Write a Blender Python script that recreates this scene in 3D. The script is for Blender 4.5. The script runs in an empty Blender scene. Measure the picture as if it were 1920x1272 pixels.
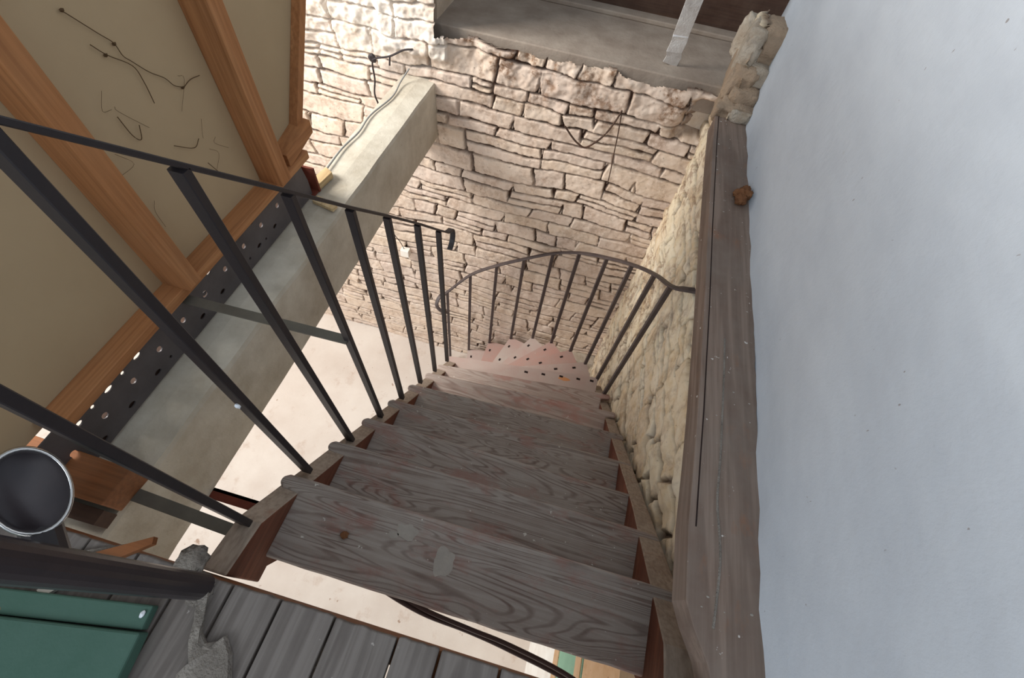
import bpy, bmesh, math, random
import numpy as np
from mathutils import Vector, Matrix, noise
R_ = random.Random(7)
S = bpy.context.scene
C = S.collection

# ------------------------------------------------------------------ camera
cd = bpy.data.cameras.new('camera'); cam = bpy.data.objects.new('camera', cd); C.objects.link(cam)
cd.sensor_width = 36; cd.lens = 36*815/1920; cd.clip_start = .02; cd.clip_end = 60
mm = [[0.96326254, 0.26153698, -0.06102197], [0.25147458, -0.79863091, 0.54676247], [0.09426457, -0.54202128, -0.83506115]]
cam.matrix_world = Matrix(((mm[0][0], -mm[0][1], -mm[0][2], 0), (mm[1][0], -mm[1][1], -mm[1][2], 0), (mm[2][0], -mm[2][1], -mm[2][2], 1.0), (0, 0, 0, 1)))
S.camera = cam
# ------------------------------------------------------------------ world and exposure
W = bpy.data.worlds.new('world'); S.world = W; W.use_nodes = True
bg = W.node_tree.nodes['Background']; bg.inputs[0].default_value = (.80, .90, 1.0, 1); bg.inputs[1].default_value = .62
S.view_settings.view_transform = 'Standard'; S.view_settings.look = 'None'; S.view_settings.gamma = 1
S.view_settings.use_curve_mapping = False; S.view_settings.exposure = 0.0

def area(name, loc, target, sx, sy, power, col):
    d = bpy.data.lights.new(name, 'AREA'); d.shape = 'RECTANGLE'; d.size = sx; d.size_y = sy; d.energy = power; d.color = col
    o = bpy.data.objects.new(name, d); C.objects.link(o); o.location = loc
    o.rotation_euler = (Vector(target)-Vector(loc)).to_track_quat('-Z', 'Y').to_euler(); return o
# daylight through the windows of the house, plus one added fill below
area('daylight_lower_left_window', (-4.6, .6, -1.5), (-.5, .9, -2.9), 2.2, 1.6, 46, (1, .97, .93))
area('lower_rear_fill', (-.3, -4.2, -1.5), (-.1, 0, -3.0), 2.2, 2.0, 58, (1, .97, .93))  # added lamp that brightens the lower floor beneath the landing
area('daylight_upper_left_window', (-3.6, 1.0, 1.7), (-1.0, 2.4, -.4), 1.5, 1.4, 250, (1, .98, .94))
area('daylight_upper_rear_window', (-1.6, -2.8, 2.0), (.6, .6, .7), 1.6, 1.6, 60, (.80, .90, 1))

# ------------------------------------------------------------------ material helpers
def srgb(r, g, b):
    f = lambda c: (c/255/12.92) if c/255 <= .04045 else ((c/255+.055)/1.055)**2.4
    return (f(r), f(g), f(b), 1)
class NT:
    def __init__(s, name, rough=.85, spec=.25, metal=0):
        s.m = bpy.data.materials.new(name); s.m.use_nodes = True; s.t = s.m.node_tree
        s.b = s.t.nodes['Principled BSDF']; s.b.inputs['Roughness'].default_value = rough
        s.b.inputs['Specular IOR Level'].default_value = spec; s.b.inputs['Metallic'].default_value = metal
    def n(s, typ, **k):
        nd = s.t.nodes.new(typ)
        for a, v in k.items(): setattr(nd, a, v)
        return nd
    def l(s, a, b): s.t.links.new(a, b)
    def coord(s, scale=(1, 1, 1), rot=(0, 0, 0), loc=(0, 0, 0)):
        tc = s.n('ShaderNodeTexCoord'); mp = s.n('ShaderNodeMapping')
        mp.inputs['Scale'].default_value = scale; mp.inputs['Rotation'].default_value = rot; mp.inputs['Location'].default_value = loc
        s.l(tc.outputs['Object'], mp.inputs[0]); return mp.outputs[0]
    def noise(s, vec, scale, detail=6, rough=.6, dist=0):
        x = s.n('ShaderNodeTexNoise'); x.inputs['Scale'].default_value = scale; x.inputs['Detail'].default_value = detail
        x.inputs['Roughness'].default_value = rough; x.inputs['Distortion'].default_value = dist
        s.l(vec, x.inputs['Vector']); return x.outputs['Fac']
    def ramp(s, fac, stops, interp='LINEAR'):
        r = s.n('ShaderNodeValToRGB'); r.color_ramp.interpolation = interp
        e = r.color_ramp.elements
        while len(e) < len(stops): e.new(.5)
        for i, (p, c) in enumerate(stops):
            e[i].position = p; e[i].color = c if isinstance(c, tuple) else (c, c, c, 1)
        s.l(fac, r.inputs[0]); return r.outputs[0]
    def mix(s, fac, a, b, mode='MIX'):
        x = s.n('ShaderNodeMixRGB', blend_type=mode)
        for i, v in ((0, fac), (1, a), (2, b)):
            if hasattr(v, 'node'): s.l(v, x.inputs[i])
            else: x.inputs[i].default_value = v
        return x.outputs[0]
    def color(s, v):
        if hasattr(v, 'node'): s.l(v, s.b.inputs['Base Color'])
        else: s.b.inputs['Base Color'].default_value = v
    def bump(s, h, strength=.3, dist=.01):
        b = s.n('ShaderNodeBump'); b.inputs['Strength'].default_value = strength; b.inputs['Distance'].default_value = dist
        s.l(h, b.inputs['Height']); s.l(b.outputs[0], s.b.inputs['Normal'])
    def attr(s, name):
        a = s.n('ShaderNodeAttribute'); a.attribute_name = name; return a.outputs['Fac']

def mottled(name, c1, c2, scale=6, rough=.85, spec=.2, metal=0, speck=None, speckpos=.72, bump=.25, bdist=.004, stretch=(1, 1, 1)):
    m = NT(name, rough, spec, metal); v = m.coord(stretch)
    f = m.noise(v, scale, 8, .62); col = m.mix(m.ramp(f, [(.32, 0.), (.68, 1.)]), c1, c2)
    f2 = m.noise(v, scale*9, 4, .6)
    if speck:
        f3 = m.noise(v, scale*5, 5, .7); col = m.mix(m.ramp(f3, [(speckpos, 0.), (speckpos+.03, 1.)]), col, speck)
    m.color(col); m.bump(f2, bump, bdist); return m.m

def wood(name, c1, c2, c3, axis='x', gscale=26, red=None, dust=None, redamt=.55, rough=.8, dustamt=.5, chips=None, spec=.15, gmix=.75):
    m = NT(name, rough, spec)
    st = {'x': (.55, 6, 6), 'y': (6, .55, 6), 'z': (6, 6, .55)}[axis]
    v = m.coord(st)
    big = m.noise(v, 1.3, 3, .5, .6)
    w = m.n('ShaderNodeMath', operation='MULTIPLY'); m.l(big, w.inputs[0]); w.inputs[1].default_value = gscale
    sn0 = m.n('ShaderNodeMath', operation='SINE'); m.l(w.outputs[0], sn0.inputs[0])
    sn = m.n('ShaderNodeMath', operation='MULTIPLY_ADD'); m.l(sn0.outputs[0], sn.inputs[0]); sn.inputs[1].default_value = .5; sn.inputs[2].default_value = .5
    fine = m.noise(m.coord({'x': (2, 60, 60), 'y': (60, 2, 60), 'z': (60, 60, 2)}[axis]), 1.6, 5, .6)
    g = m.ramp(sn.outputs[0], [(.0, .0), (.40, 1.)])
    col = m.mix(g, c1, c2)
    col = m.mix(gmix*.5, c1, col) if False else col
    col = m.mix(m.ramp(fine, [(.4, 0.), (.65, .8)]), col, c3)
    vv = m.coord()
    if red:
        fr = m.noise(m.coord({'x': (1, 2.5, 2.5), 'y': (2.5, 1, 2.5), 'z': (2.5, 2.5, 1)}[axis]), 5.5, 8, .7)
        col = m.mix(m.ramp(fr, [(redamt, 0.), (redamt+.12, .75)]), col, red)
    if dust:
        fd = m.noise(vv, 7, 8, .65); col = m.mix(m.ramp(fd, [(.35, 0.), (.75, dustamt)]), col, dust)
    if chips:
        fc = m.noise(vv, 46, 3, .6); col = m.mix(m.ramp(fc, [(.70, 0.), (.73, 1.)]), col, chips)
    m.color(col)
    ad = m.n('ShaderNodeMath', operation='ADD'); m.l(g, ad.inputs[0]); m.l(fine, ad.inputs[1])
    m.bump(ad.outputs[0], .22, .002); return m.m

def stone_mat(name, base, alt, pale, dark):
    m = NT(name, .95, .1); v = m.coord()
    tone = m.attr('tone'); joint = m.attr('joint'); lime = m.attr('lime')
    n1 = m.noise(v, 14, 8, .65); n2 = m.noise(v, 60, 5, .7); n3 = m.noise(v, 3.2, 4, .5)
    col = m.mix(tone, base, alt)
    col = m.mix(m.ramp(n1, [(.35, 0.), (.7, .55)]), col, pale)
    col = m.mix(m.ramp(n3, [(.45, 0.), (.8, .35)]), col, alt)
    col = m.mix(m.ramp(n2, [(.60, 0.), (.70, .6)]), col, dark)
    col = m.mix(m.mix(1.0, m.attr('dirt'), m.ramp(m.noise(v, 34, 6, .7), [(.40, 0.), (.58, 1.)]), 'MULTIPLY'), col, srgb(132, 100, 76))
    col = m.mix(joint, col, dark)
    lm = m.mix(1.0, lime, m.ramp(n1, [(.36, .25), (.55, 1.)]), 'MULTIPLY')
    col = m.mix(lm, col, srgb(226, 216, 204))
    m.color(col); m.bump(n2, .35, .004); return m.m

M = {}
M['stone'] = stone_mat('cream_limewashed_stone', srgb(202, 180, 164), srgb(210, 187, 164), srgb(220, 206, 192), srgb(70, 50, 40))
M['stone_right'] = stone_mat('pale_limewashed_stone', srgb(214, 198, 168), srgb(204, 178, 142), srgb(228, 218, 198), srgb(84, 62, 44))
M['rubble'] = mottled('rubble_stone', srgb(176, 152, 128), srgb(140, 122, 104), 9, speck=srgb(90, 74, 60), bump=.8, bdist=.01)
M['rubble_pale'] = mottled('rubble_stone_pale', srgb(196, 184, 168), srgb(158, 140, 120), 12, speck=srgb(120, 98, 78), bump=.8, bdist=.01)
def plaster():
    m = NT('white_plaster', .8, .25); v = m.coord()
    a = m.noise(m.coord((1, 1.2, 3.2), (.7, 0, 0)), 2.4, 6, .6); b = m.noise(v, 26, 6, .65)
    col = m.mix(m.ramp(a, [(.3, 0.), (.7, 1.)]), srgb(205, 211, 219), srgb(220, 226, 233))
    col = m.mix(m.ramp(m.noise(v, 9, 8, .7), [(.70, 0.), (.76, .35)]), col, srgb(190, 186, 180))
    col = m.mix(m.ramp(m.noise(m.coord((1, 1, .7)), 55, 2, .5), [(.76, 0.), (.79, .6)]), col, srgb(120, 96, 82))
    m.color(col); m.bump(m.mix(.5, a, b), .35, .01); return m.m
M['plaster'] = plaster()
M['rough_plaster'] = mottled('rough_wall_plaster', srgb(218, 202, 184), srgb(196, 174, 150), 7, speck=srgb(150, 124, 98), bump=.7, bdist=.01)
M['concrete'] = mottled('board_marked_concrete', srgb(206, 198, 182), srgb(170, 159, 141), 5, speck=srgb(120, 110, 97), speckpos=.70, bump=.5, bdist=.005)
M['sill_concrete'] = mottled('brown_grey_concrete', srgb(162, 148, 134), srgb(136, 121, 108), 6, speck=srgb(190, 178, 165), speckpos=.7, bump=.5)
def lowfloor():
    m = NT('pale_concrete_floor', .9, .15); v = m.coord()
    col = m.mix(m.ramp(m.noise(v, 1.8, 6, .6), [(.35, 0.), (.65, 1.)]), srgb(190, 176, 164), srgb(204, 193, 182))
    col = m.mix(m.ramp(m.noise(v, 7, 8, .7), [(.56, 0.), (.72, .6)]), col, srgb(168, 142, 124))
    col = m.mix(m.ramp(m.noise(v, 18, 3, .5), [(.72, 0.), (.76, .75)]), col, srgb(140, 108, 86))
    m.color(col); m.bump(m.noise(v, 40, 6, .6), .2, .005); return m.m
M['lowfloor'] = lowfloor()
M['tread'] = wood('dusty_tread_wood', srgb(108, 90, 82), srgb(154, 143, 134), srgb(128, 114, 105), 'x', 190, red=srgb(140, 100, 90), dust=srgb(166, 158, 149), chips=srgb(196, 190, 180), redamt=.52)
M['tread_red'] = wood('worn_red_tread_wood', srgb(142, 120, 110), srgb(182, 165, 154), srgb(160, 138, 127), 'x', 150, red=srgb(170, 118, 106), dust=srgb(180, 166, 155), chips=srgb(206, 198, 188), redamt=.50)
M['string'] = wood('string_wood', srgb(150, 131, 115), srgb(164, 147, 131), srgb(126, 108, 94), 'y', 18, red=srgb(140, 98, 76), dust=srgb(160, 149, 136), redamt=.6)
M['red_wood'] = wood('red_brown_painted_wood', srgb(112, 66, 48), srgb(96, 54, 40), srgb(82, 46, 34), 'y', 12, dust=srgb(118, 92, 76), dustamt=.4)
M['winder'] = mottled('worn_red_grey_paint', srgb(178, 136, 124), srgb(170, 146, 136), 5, speck=srgb(186, 176, 164), speckpos=.66)
M['winder_grey'] = mottled('worn_grey_paint', srgb(180, 166, 156), srgb(178, 150, 140), 4, speck=srgb(190, 180, 168), speckpos=.68)
M['timber'] = wood('weathered_edge_timber', srgb(118, 99, 88), srgb(140, 120, 107), srgb(110, 92, 81), 'y', 22, red=srgb(138, 98, 74), dust=srgb(140, 129, 119), chips=srgb(206, 200, 192), redamt=.58)
M['plank'] = wood('dark_grey_floor_planks', srgb(102, 94, 89), srgb(122, 114, 108), srgb(94, 86, 81), 'y', 60, dust=srgb(126, 119, 113), chips=srgb(160, 152, 145))
M['pine'] = wood('orange_pine', srgb(186, 134, 90), srgb(172, 118, 76), srgb(142, 94, 60), 'z', 14, dust=srgb(168, 128, 94), dustamt=.3, rough=.6)
M['pine_y'] = wood('orange_pine_lengthwise', srgb(186, 134, 90), srgb(172, 118, 76), srgb(142, 94, 60), 'y', 14, dust=srgb(168, 128, 94), dustamt=.3, rough=.6)
M['pine_dark'] = wood('brown_orange_timber', srgb(158, 104, 66), srgb(138, 86, 52), srgb(108, 66, 40), 'x', 14, dust=srgb(120, 92, 70), rough=.7)
M['offcut'] = wood('pale_new_wood', srgb(212, 190, 150), srgb(196, 170, 128), srgb(170, 140, 100), 'y', 12)
M['sheet'] = mottled('tan_hardboard', srgb(182, 160, 128), srgb(172, 150, 118), 1.6, .7, .25, speck=srgb(140, 124, 100), speckpos=.76, bump=.1)
M['steel'] = mottled('black_painted_steel', srgb(46, 40, 41), srgb(38, 35, 38), 8, .45, .4, .1, speck=srgb(150, 146, 144), speckpos=.80, bump=.1)
M['oldsteel'] = mottled('dusty_old_steel_paint', srgb(84, 72, 68), srgb(64, 54, 54), 10, .55, .4, .1, speck=srgb(136, 112, 96), speckpos=.7, bump=.2)
M['plate'] = mottled('grey_perforated_steel', srgb(104, 98, 98), srgb(86, 80, 80), 7, .5, .4, .3, speck=srgb(130, 92, 66), speckpos=.72, bump=.15)
M['bracesteel'] = mottled('grey_brace_steel', srgb(112, 108, 98), srgb(94, 90, 82), 9, .5, .4, .3, bump=.15)
M['rust'] = mottled('rusty_red_steel', srgb(120, 62, 46), srgb(98, 50, 40), 10, .7, .2, bump=.3)
M['chrome'] = NT('shiny_metal', .22, .6, .95); M['chrome'].color(srgb(190, 188, 186)); M['chrome'] = M['chrome'].m
M['silver'] = mottled('silver_strap_metal', srgb(225, 223, 220), srgb(180, 172, 166), 14, .35, .5, .6, bump=.3)
M['knob'] = mottled('dark_worn_knob', srgb(58, 50, 52), srgb(44, 40, 44), 9, .3, .5, .2, speck=srgb(150, 145, 145), speckpos=.78, bump=.05)
M['green'] = mottled('chipped_green_paint', srgb(62, 94, 80), srgb(74, 102, 90), 5, .6, .3, speck=srgb(122, 104, 76), speckpos=.70)
M['palegreen'] = mottled('pale_green_paint', srgb(150, 188, 160), srgb(138, 176, 150), 9, speck=srgb(200, 170, 140), speckpos=.66)
M['whitewash'] = mottled('whitewash', srgb(240, 236, 228), srgb(224, 216, 206), 9, speck=srgb(180, 150, 120), speckpos=.7)
M['peach'] = mottled('raw_peach_wood', srgb(214, 180, 144), srgb(198, 158, 118), 12, speck=srgb(140, 96, 60), speckpos=.66)
M['debris'] = mottled('grey_plaster_debris', srgb(160, 151, 141), srgb(128, 119, 110), 22, speck=srgb(186, 178, 168), speckpos=.66, bump=1., bdist=.01)
M['clay'] = mottled('rusty_brown_clay', srgb(176, 124, 86), srgb(140, 92, 62), 40, bump=1., bdist=.01)
M['wire'] = NT('dark_cable', .6, .3); M['wire'].color(srgb(46, 38, 38)); M['wire'] = M['wire'].m
M['brown_cable'] = NT('brown_cable', .5, .3); M['brown_cable'].color(srgb(66, 44, 38)); M['brown_cable'] = M['brown_cable'].m
M['greywire'] = NT('grey_cable', .6, .3); M['greywire'].color(srgb(140, 138, 134)); M['greywire'] = M['greywire'].m
M['whiteplastic'] = NT('white_plastic', .5, .4); M['whiteplastic'].color(srgb(226, 218, 206)); M['whiteplastic'] = M['whiteplastic'].m
M['cobweb'] = NT('dusty_cobweb', .9, .1); M['cobweb'].color(srgb(92, 72, 52)); M['cobweb'] = M['cobweb'].m
M['darkwood'] = wood('dark_brown_door_wood', srgb(88, 64, 50), srgb(72, 52, 42), srgb(56, 40, 34), 'x', 14, dust=srgb(100, 82, 70))
M['dustspot'] = mottled('pale_dried_plaster', srgb(166, 158, 148), srgb(150, 142, 132), 20)
M['orange'] = mottled('orange_rust_stain', srgb(206, 138, 86), srgb(186, 140, 106), 14)
M['hole'] = NT('dark_hole', .9, .05); M['hole'].color(srgb(48, 38, 36)); M['hole'] = M['hole'].m
M['paintspot'] = NT('white_paint_spot', .6, .3); M['paintspot'].color(srgb(225, 228, 232)); M['paintspot'] = M['paintspot'].m

# ------------------------------------------------------------------ object helpers
def mesh_obj(name, bm, mats, parent=None, smooth=False):
    me = bpy.data.meshes.new(name)
    bmesh.ops.recalc_face_normals(bm, faces=bm.faces[:])
    if parent is not None:
        L = Vector(parent['_w'])
        for v in bm.verts: v.co -= L
    bm.to_mesh(me); bm.free()
    for m in (mats if isinstance(mats, (list, tuple)) else [mats]): me.materials.append(m)
    if smooth:
        for p in me.polygons: p.use_smooth = True
    o = bpy.data.objects.new(name, me); C.objects.link(o)
    if parent is not None:
        o.parent = parent; o['_w'] = parent['_w']
    else: o['_w'] = (0, 0, 0)
    return o
def recenter(o):
    """put the origin of a single-mesh thing at the base of its geometry"""
    me = o.data; n = len(me.vertices); a = np.empty(n*3, np.float32); me.vertices.foreach_get('co', a); a = a.reshape(-1, 3)
    c = (a.min(0)+a.max(0))/2; c[2] = a[:, 2].min(); a -= c; me.vertices.foreach_set('co', a.ravel()); o.location = [float(q) for q in c]; o['_w'] = [float(q) for q in c]; me.update(); return o
def tag(o, label=None, cat=None, group=None, kind=None):
    if label: o['label'] = label
    if cat: o['category'] = cat
    if group: o['group'] = group
    if kind: o['kind'] = kind
    return o
def empty(name, loc, label, cat, group=None, kind=None):
    o = bpy.data.objects.new(name, None); C.objects.link(o); o.location = loc; o['_w'] = tuple(loc)
    o.empty_display_size = .1
    return tag(o, label, cat, group, kind)
def thing(name, bm, mats, label, cat, group=None, smooth=False, kind=None):
    o = mesh_obj(name, bm, mats, None, smooth); recenter(o); return tag(o, label, cat, group, kind)
def bevel_mod(o, w=.003, seg=2):
    b = o.modifiers.new('bevel', 'BEVEL'); b.width = w; b.segments = seg; b.limit_method = 'ANGLE'; b.angle_limit = .6; return o
def box(bm, a, b, mi=0):
    vs = [bm.verts.new((x, y, z)) for x in (a[0], b[0]) for y in (a[1], b[1]) for z in (a[2], b[2])]
    for q in ((0, 1, 3, 2), (4, 6, 7, 5), (0, 4, 5, 1), (2, 3, 7, 6), (0, 2, 6, 4), (1, 5, 7, 3)):
        f = bm.faces.new([vs[i] for i in q]); f.material_index = mi
    return vs
def prism(bm, pts, d, mi=0):
    """closed prism: list of 3-D points of one face, extruded by vector d"""
    a = [bm.verts.new(p) for p in pts]; b = [bm.verts.new(Vector(p)+Vector(d)) for p in pts]; n = len(pts)
    fs = [bm.faces.new(a), bm.faces.new(b[::-1])]
    for i in range(n): fs.append(bm.faces.new((a[i], b[i], b[(i+1) % n], a[(i+1) % n])))
    for f in fs: f.material_index = mi
    return a, b
def catmull(pts, n=6):
    P = [Vector(p) for p in pts]; P = [P[0]*2-P[1]]+P+[P[-1]*2-P[-2]]; out = []
    for i in range(1, len(P)-2):
        for k in range(n):
            t = k/n; a, b, c, d = P[i-1:i+3]
            out.append(.5*((2*b)+(c-a)*t+(2*a-5*b+4*c-d)*t*t+(-a+3*b-3*c+d)*t**3))
    out.append(P[-2]); return out
def sweep(bm, path, prof, side=None, mi=0):
    """sweep a closed 2-D profile (u along side, v along normal) along the path"""
    path = [Vector(p) for p in path]; rings = []
    for i, p in enumerate(path):
        t = (path[min(i+1, len(path)-1)]-path[max(i-1, 0)]).normalized()
        s = Vector(side(i) if callable(side) else side) if side is not None else (Vector((0, 0, 1)) if abs(t.z) < .9 else Vector((1, 0, 0))).cross(t)
        s = (s-t*s.dot(t)).normalized(); nn = t.cross(s)
        rings.append([bm.verts.new(p+s*u+nn*v) for u, v in prof])
    n = len(prof)
    for a, b in zip(rings, rings[1:]):
        for i in range(n):
            f = bm.faces.new((a[i], a[(i+1) % n], b[(i+1) % n], b[i])); f.material_index = mi
    bm.faces.new(rings[0][::-1]).material_index = mi; bm.faces.new(rings[-1]).material_index = mi
def rect(w, h, c=.002):
    a, b = w/2, h/2
    return [(a-c, -b), (a, -b+c), (a, b-c), (a-c, b), (-a+c, b), (-a, b-c), (-a, -b+c), (-a+c, -b)]
def circ(r, n=12): return [(r*math.cos(2*math.pi*i/n), r*math.sin(2*math.pi*i/n)) for i in range(n)]
def tube(bm, pts, r, n=8, sm=6): sweep(bm, catmull(pts, sm) if sm else pts, circ(r, n))
def lump(bm, c, r, seed=0, amp=.25, sub=3, freq=2.2, rot=0, flat=0):
    res = bmesh.ops.create_icosphere(bm, subdivisions=sub, radius=1)
    rm = Matrix.Rotation(rot, 3, 'Z')
    for v in res['verts']:
        p = v.co.copy(); q = Vector([math.copysign(abs(a)**(1-flat), a) for a in p]) if flat else p
        k = 1+amp*noise.noise(p*freq+Vector((seed*3.1, seed*1.7, seed)))+amp*.4*noise.noise(p*freq*3+Vector((seed, 0, 5)))
        q = Vector((q.x*r[0], q.y*r[1], q.z*r[2]))*k
        v.co = rm@q+Vector(c)

# ------------------------------------------------------------------ masonry height fields
def vnoise(x, y, seed, f=1.0):
    rng = np.random.default_rng(seed); T = rng.random((128, 128))
    x = x*f+1000; y = y*f+1000; xi = np.floor(x).astype(int); yi = np.floor(y).astype(int); fx = x-xi; fy = y-yi
    fx = fx*fx*(3-2*fx); fy = fy*fy*(3-2*fy); g = lambda a, b: T[a % 128, b % 128]
    return (g(xi, yi)*(1-fx)+g(xi+1, yi)*fx)*(1-fy)+(g(xi, yi+1)*(1-fx)+g(xi+1, yi+1)*fx)*fy
def fbm(x, y, seed, f=1.0, o=4):
    s = 0; a = .5; t = 0
    for i in range(o): s = s+a*vnoise(x, y, seed+i*13, f*2**i); t += a; a *= .55
    return s/t
def sst(a, b, x): t = np.clip((x-a)/(b-a), 0, 1); return t*t*(3-2*t)
def masonry(U, V, seed, hr, wr, relief=.014, jb=.0012, rough=0):
    rng = np.random.default_rng(seed)
    u = U+.030*(fbm(U, V, seed+1, 4)-.5)+.018*(fbm(U, V, seed+2, 20)-.5)
    v = V+.09*(fbm(U, V, seed+3, 1.3)-.5)+.018*(fbm(U, V, seed+4, 9)-.5)+.010*(fbm(U, V, seed+5, 30)-.5)
    ys = [V.min()-.3]
    while ys[-1] < V.max()+.3: ys.append(ys[-1]+rng.uniform(*hr))
    ys = np.array(ys); ci = np.clip(np.searchsorted(ys, v)-1, 0, len(ys)-2)
    d = np.full(U.shape, 9.); tone = np.zeros(U.shape); lift = np.zeros(U.shape); tx = np.zeros(U.shape)
    for c in range(len(ys)-1):
        mk = ci == c
        if not mk.any(): continue
        xs = [U.min()-.4-rng.uniform(0, .2)]
        hh = ys[c+1]-ys[c]
        while xs[-1] < U.max()+.4: xs.append(xs[-1]+rng.uniform(*wr)*(.7+hh*4))
        xs = np.array(xs); n = len(xs)
        tn, lf, sp, sk, tl = rng.random(n), rng.random(n), rng.random(n), rng.uniform(-.35, .35, n), rng.uniform(-1, 1, n)
        uu = u[mk]+sk[np.clip(np.searchsorted(xs, u[mk])-1, 0, n-2)]*(v[mk]-ys[c]-hh/2)
        si = np.clip(np.searchsorted(xs, uu)-1, 0, n-2)
        x0, x1 = xs[si], xs[si+1]; y0 = np.full(si.shape, ys[c]); y1 = np.full(si.shape, ys[c+1])
        tnn, lff = tn[si].copy(), lf[si].copy()
        s2 = sp[si] > .72                                   # some stones are two thin ones
        ym = y0+hh*.5; up = s2 & (v[mk] > ym)
        y1 = np.where(s2 & ~up, ym, y1); y0 = np.where(up, ym, y0); lff = np.where(up, (lff*7.3) % 1, lff); tnn = np.where(up, (tnn*5.7) % 1, tnn)
        dx = np.minimum(uu-x0, x1-uu); dy = np.minimum(v[mk]-y0, y1-v[mk])
        k = .011; dd = np.where((dx < k) & (dy < k), k-np.hypot(k-dx, k-dy), np.minimum(dx, dy))
        d[mk] = dd; tone[mk] = tnn; lift[mk] = lff; tx[mk] = (uu-(x0+x1)/2)*tl[si]
    jw = jb+.011*np.clip(fbm(U, V, seed+7, 5)-.42, 0, 1)*2
    st = sst(jw*.2, jw+.005, d)
    h = st*(relief+.006*lift)+.045*tx*st+.007*fbm(U, V, seed+9, 30)*st+.004*fbm(U, V, seed+8, 9)*st+.05*(fbm(U, V, seed+10, 1.1)-.5)+rough*(fbm(U, V, seed+14, 11)-.5)
    vis = sst(.26, .46, fbm(U, V, seed+12, 6))
    joint = (1-sst(jw*.5, jw+.0045, d))*(.30+.70*vis)
    h -= .014*joint
    return h, joint, tone
def grid_mesh(name, P, mask, attrs, mat, parent=None):
    nu, nv = P.shape[:2]; idx = np.arange(nu*nv).reshape(nu, nv)
    q = np.stack([idx[:-1, :-1], idx[1:, :-1], idx[1:, 1:], idx[:-1, 1:]], -1)[mask[:-1, :-1] & mask[1:, 1:] & mask[1:, :-1] & mask[:-1, 1:]]
    me = bpy.data.meshes.new(name); me.vertices.add(nu*nv); me.vertices.foreach_set('co', P.astype(np.float32).ravel())
    n = len(q); me.loops.add(n*4); me.loops.foreach_set('vertex_index', q.ravel().astype(np.int32))
    me.polygons.add(n); me.polygons.foreach_set('loop_start', np.arange(0, n*4, 4, dtype=np.int32)); me.polygons.foreach_set('loop_total', np.full(n, 4, np.int32))
    me.update(calc_edges=True); me.validate()
    for k, a in attrs.items():
        at = me.attributes.new(k, 'FLOAT', 'POINT'); at.data.foreach_set('value', a.astype(np.float32).ravel())
    me.polygons.foreach_set('use_smooth', np.ones(len(me.polygons), bool))
    me.materials.append(mat)
    o = bpy.data.objects.new(name, me); C.objects.link(o); o['_w'] = (0, 0, 0)
    if parent: o.parent = parent
    return o

ZF = -3.09
# back wall
u = np.arange(-2.8, .80, .0055); v = np.arange(ZF-.03, .75, .0055)
U, V = np.meshgrid(u, v, indexing='ij')
h, joint, tone = masonry(U, V, 11, (.055, .145), (.13, .40), .005, .0018, .010)
top = sst(-.45, -.05, V+.12*(fbm(U, V, 77, 3)-.5))
h += top*(.06*(fbm(U, V, 70, 7)-.45)+.02*(fbm(U, V, 71, 24)-.5))
lime = sst(-.55, .05, V+.3*(fbm(U, V, 72, 3)-.5))*sst(-.75, -1.15, U+.3*(fbm(U, V, 73, 3)-.5))
jamb = sst(-1.24, -1.20, U+.04*(fbm(U, V, 74, 9)-.5))*sst(-.20, -.14, V+.10*(fbm(U, V, 75, 6)-.5))*(U < -.85)
lime = np.clip(np.maximum(lime*.9, jamb*.8), 0, 1); h += jamb*.03
joint = joint*(1-.75*lime)
bite = sst(.36, .50, U+.12*(fbm(U, V, 81, 8)-.5))*(1-sst(.07, .11, np.abs(V+.17+.10*(fbm(U, V, 82, 6)-.5))))
h -= bite*.10; joint = np.maximum(joint, bite*.6)
topedge = -.03+.06*(fbm(U, V*0, 76, 7)-.5)
mask = ((V < topedge) | (U < -.90)) & ~((U > .80))
PB = np.stack([U, 2.36-h, V], -1)
wb = grid_mesh('wall_back', PB, mask, dict(joint=joint, tone=tone, lime=lime, dirt=np.clip(sst(.45, .62, fbm(U, V, 91, 9))*(.35+.65*top)*(1-.5*lime), 0, 1)), M['stone']); tag(wb, 'cream limewashed rubble stone wall behind the stairwell', kind='structure')
# wall thickness behind the face and the opening's left jamb
bm = bmesh.new(); box(bm, (-3.4, 2.42, ZF), (.86, 3.0, -.13)); box(bm, (-3.4, 2.42, -.13), (-.93, 3.0, .95))
tag(mesh_obj('wall_back', bm, M['rough_plaster']), 'plastered core of the stone back wall', kind='structure')
# stairwell wall on the right
u = np.arange(.13, 2.42, .007); v = np.arange(ZF-.03, .34, .007)
U, V = np.meshgrid(u, v, indexing='ij')
h, joint, tone = masonry(U, V, 23, (.06, .14), (.10, .30), .009, .0035, .035)
mask = (V < -.11) | ((U > 2.06+.08*(fbm(U, V, 31, 9)-.5)) & (V < -.02+.34*sst(2.05, 2.30, U)+.06*(fbm(U, V, 34, 12)-.5)))
PR = np.stack([.590-h-.012*np.clip(U, 0, 3), U, V], -1)
wr = grid_mesh('wall_right', PR, mask, dict(joint=joint, tone=tone, lime=.30*fbm(U, V, 33, 4), dirt=np.clip(sst(.46, .60, fbm(U*2.6, V, 92, 7))*.8*(.5+.5*sst(1.0, 2.1, U)), 0, 1)), M['stone_right']); tag(wr, 'pale limewashed stone wall beside the stairs', kind='structure')
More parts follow.
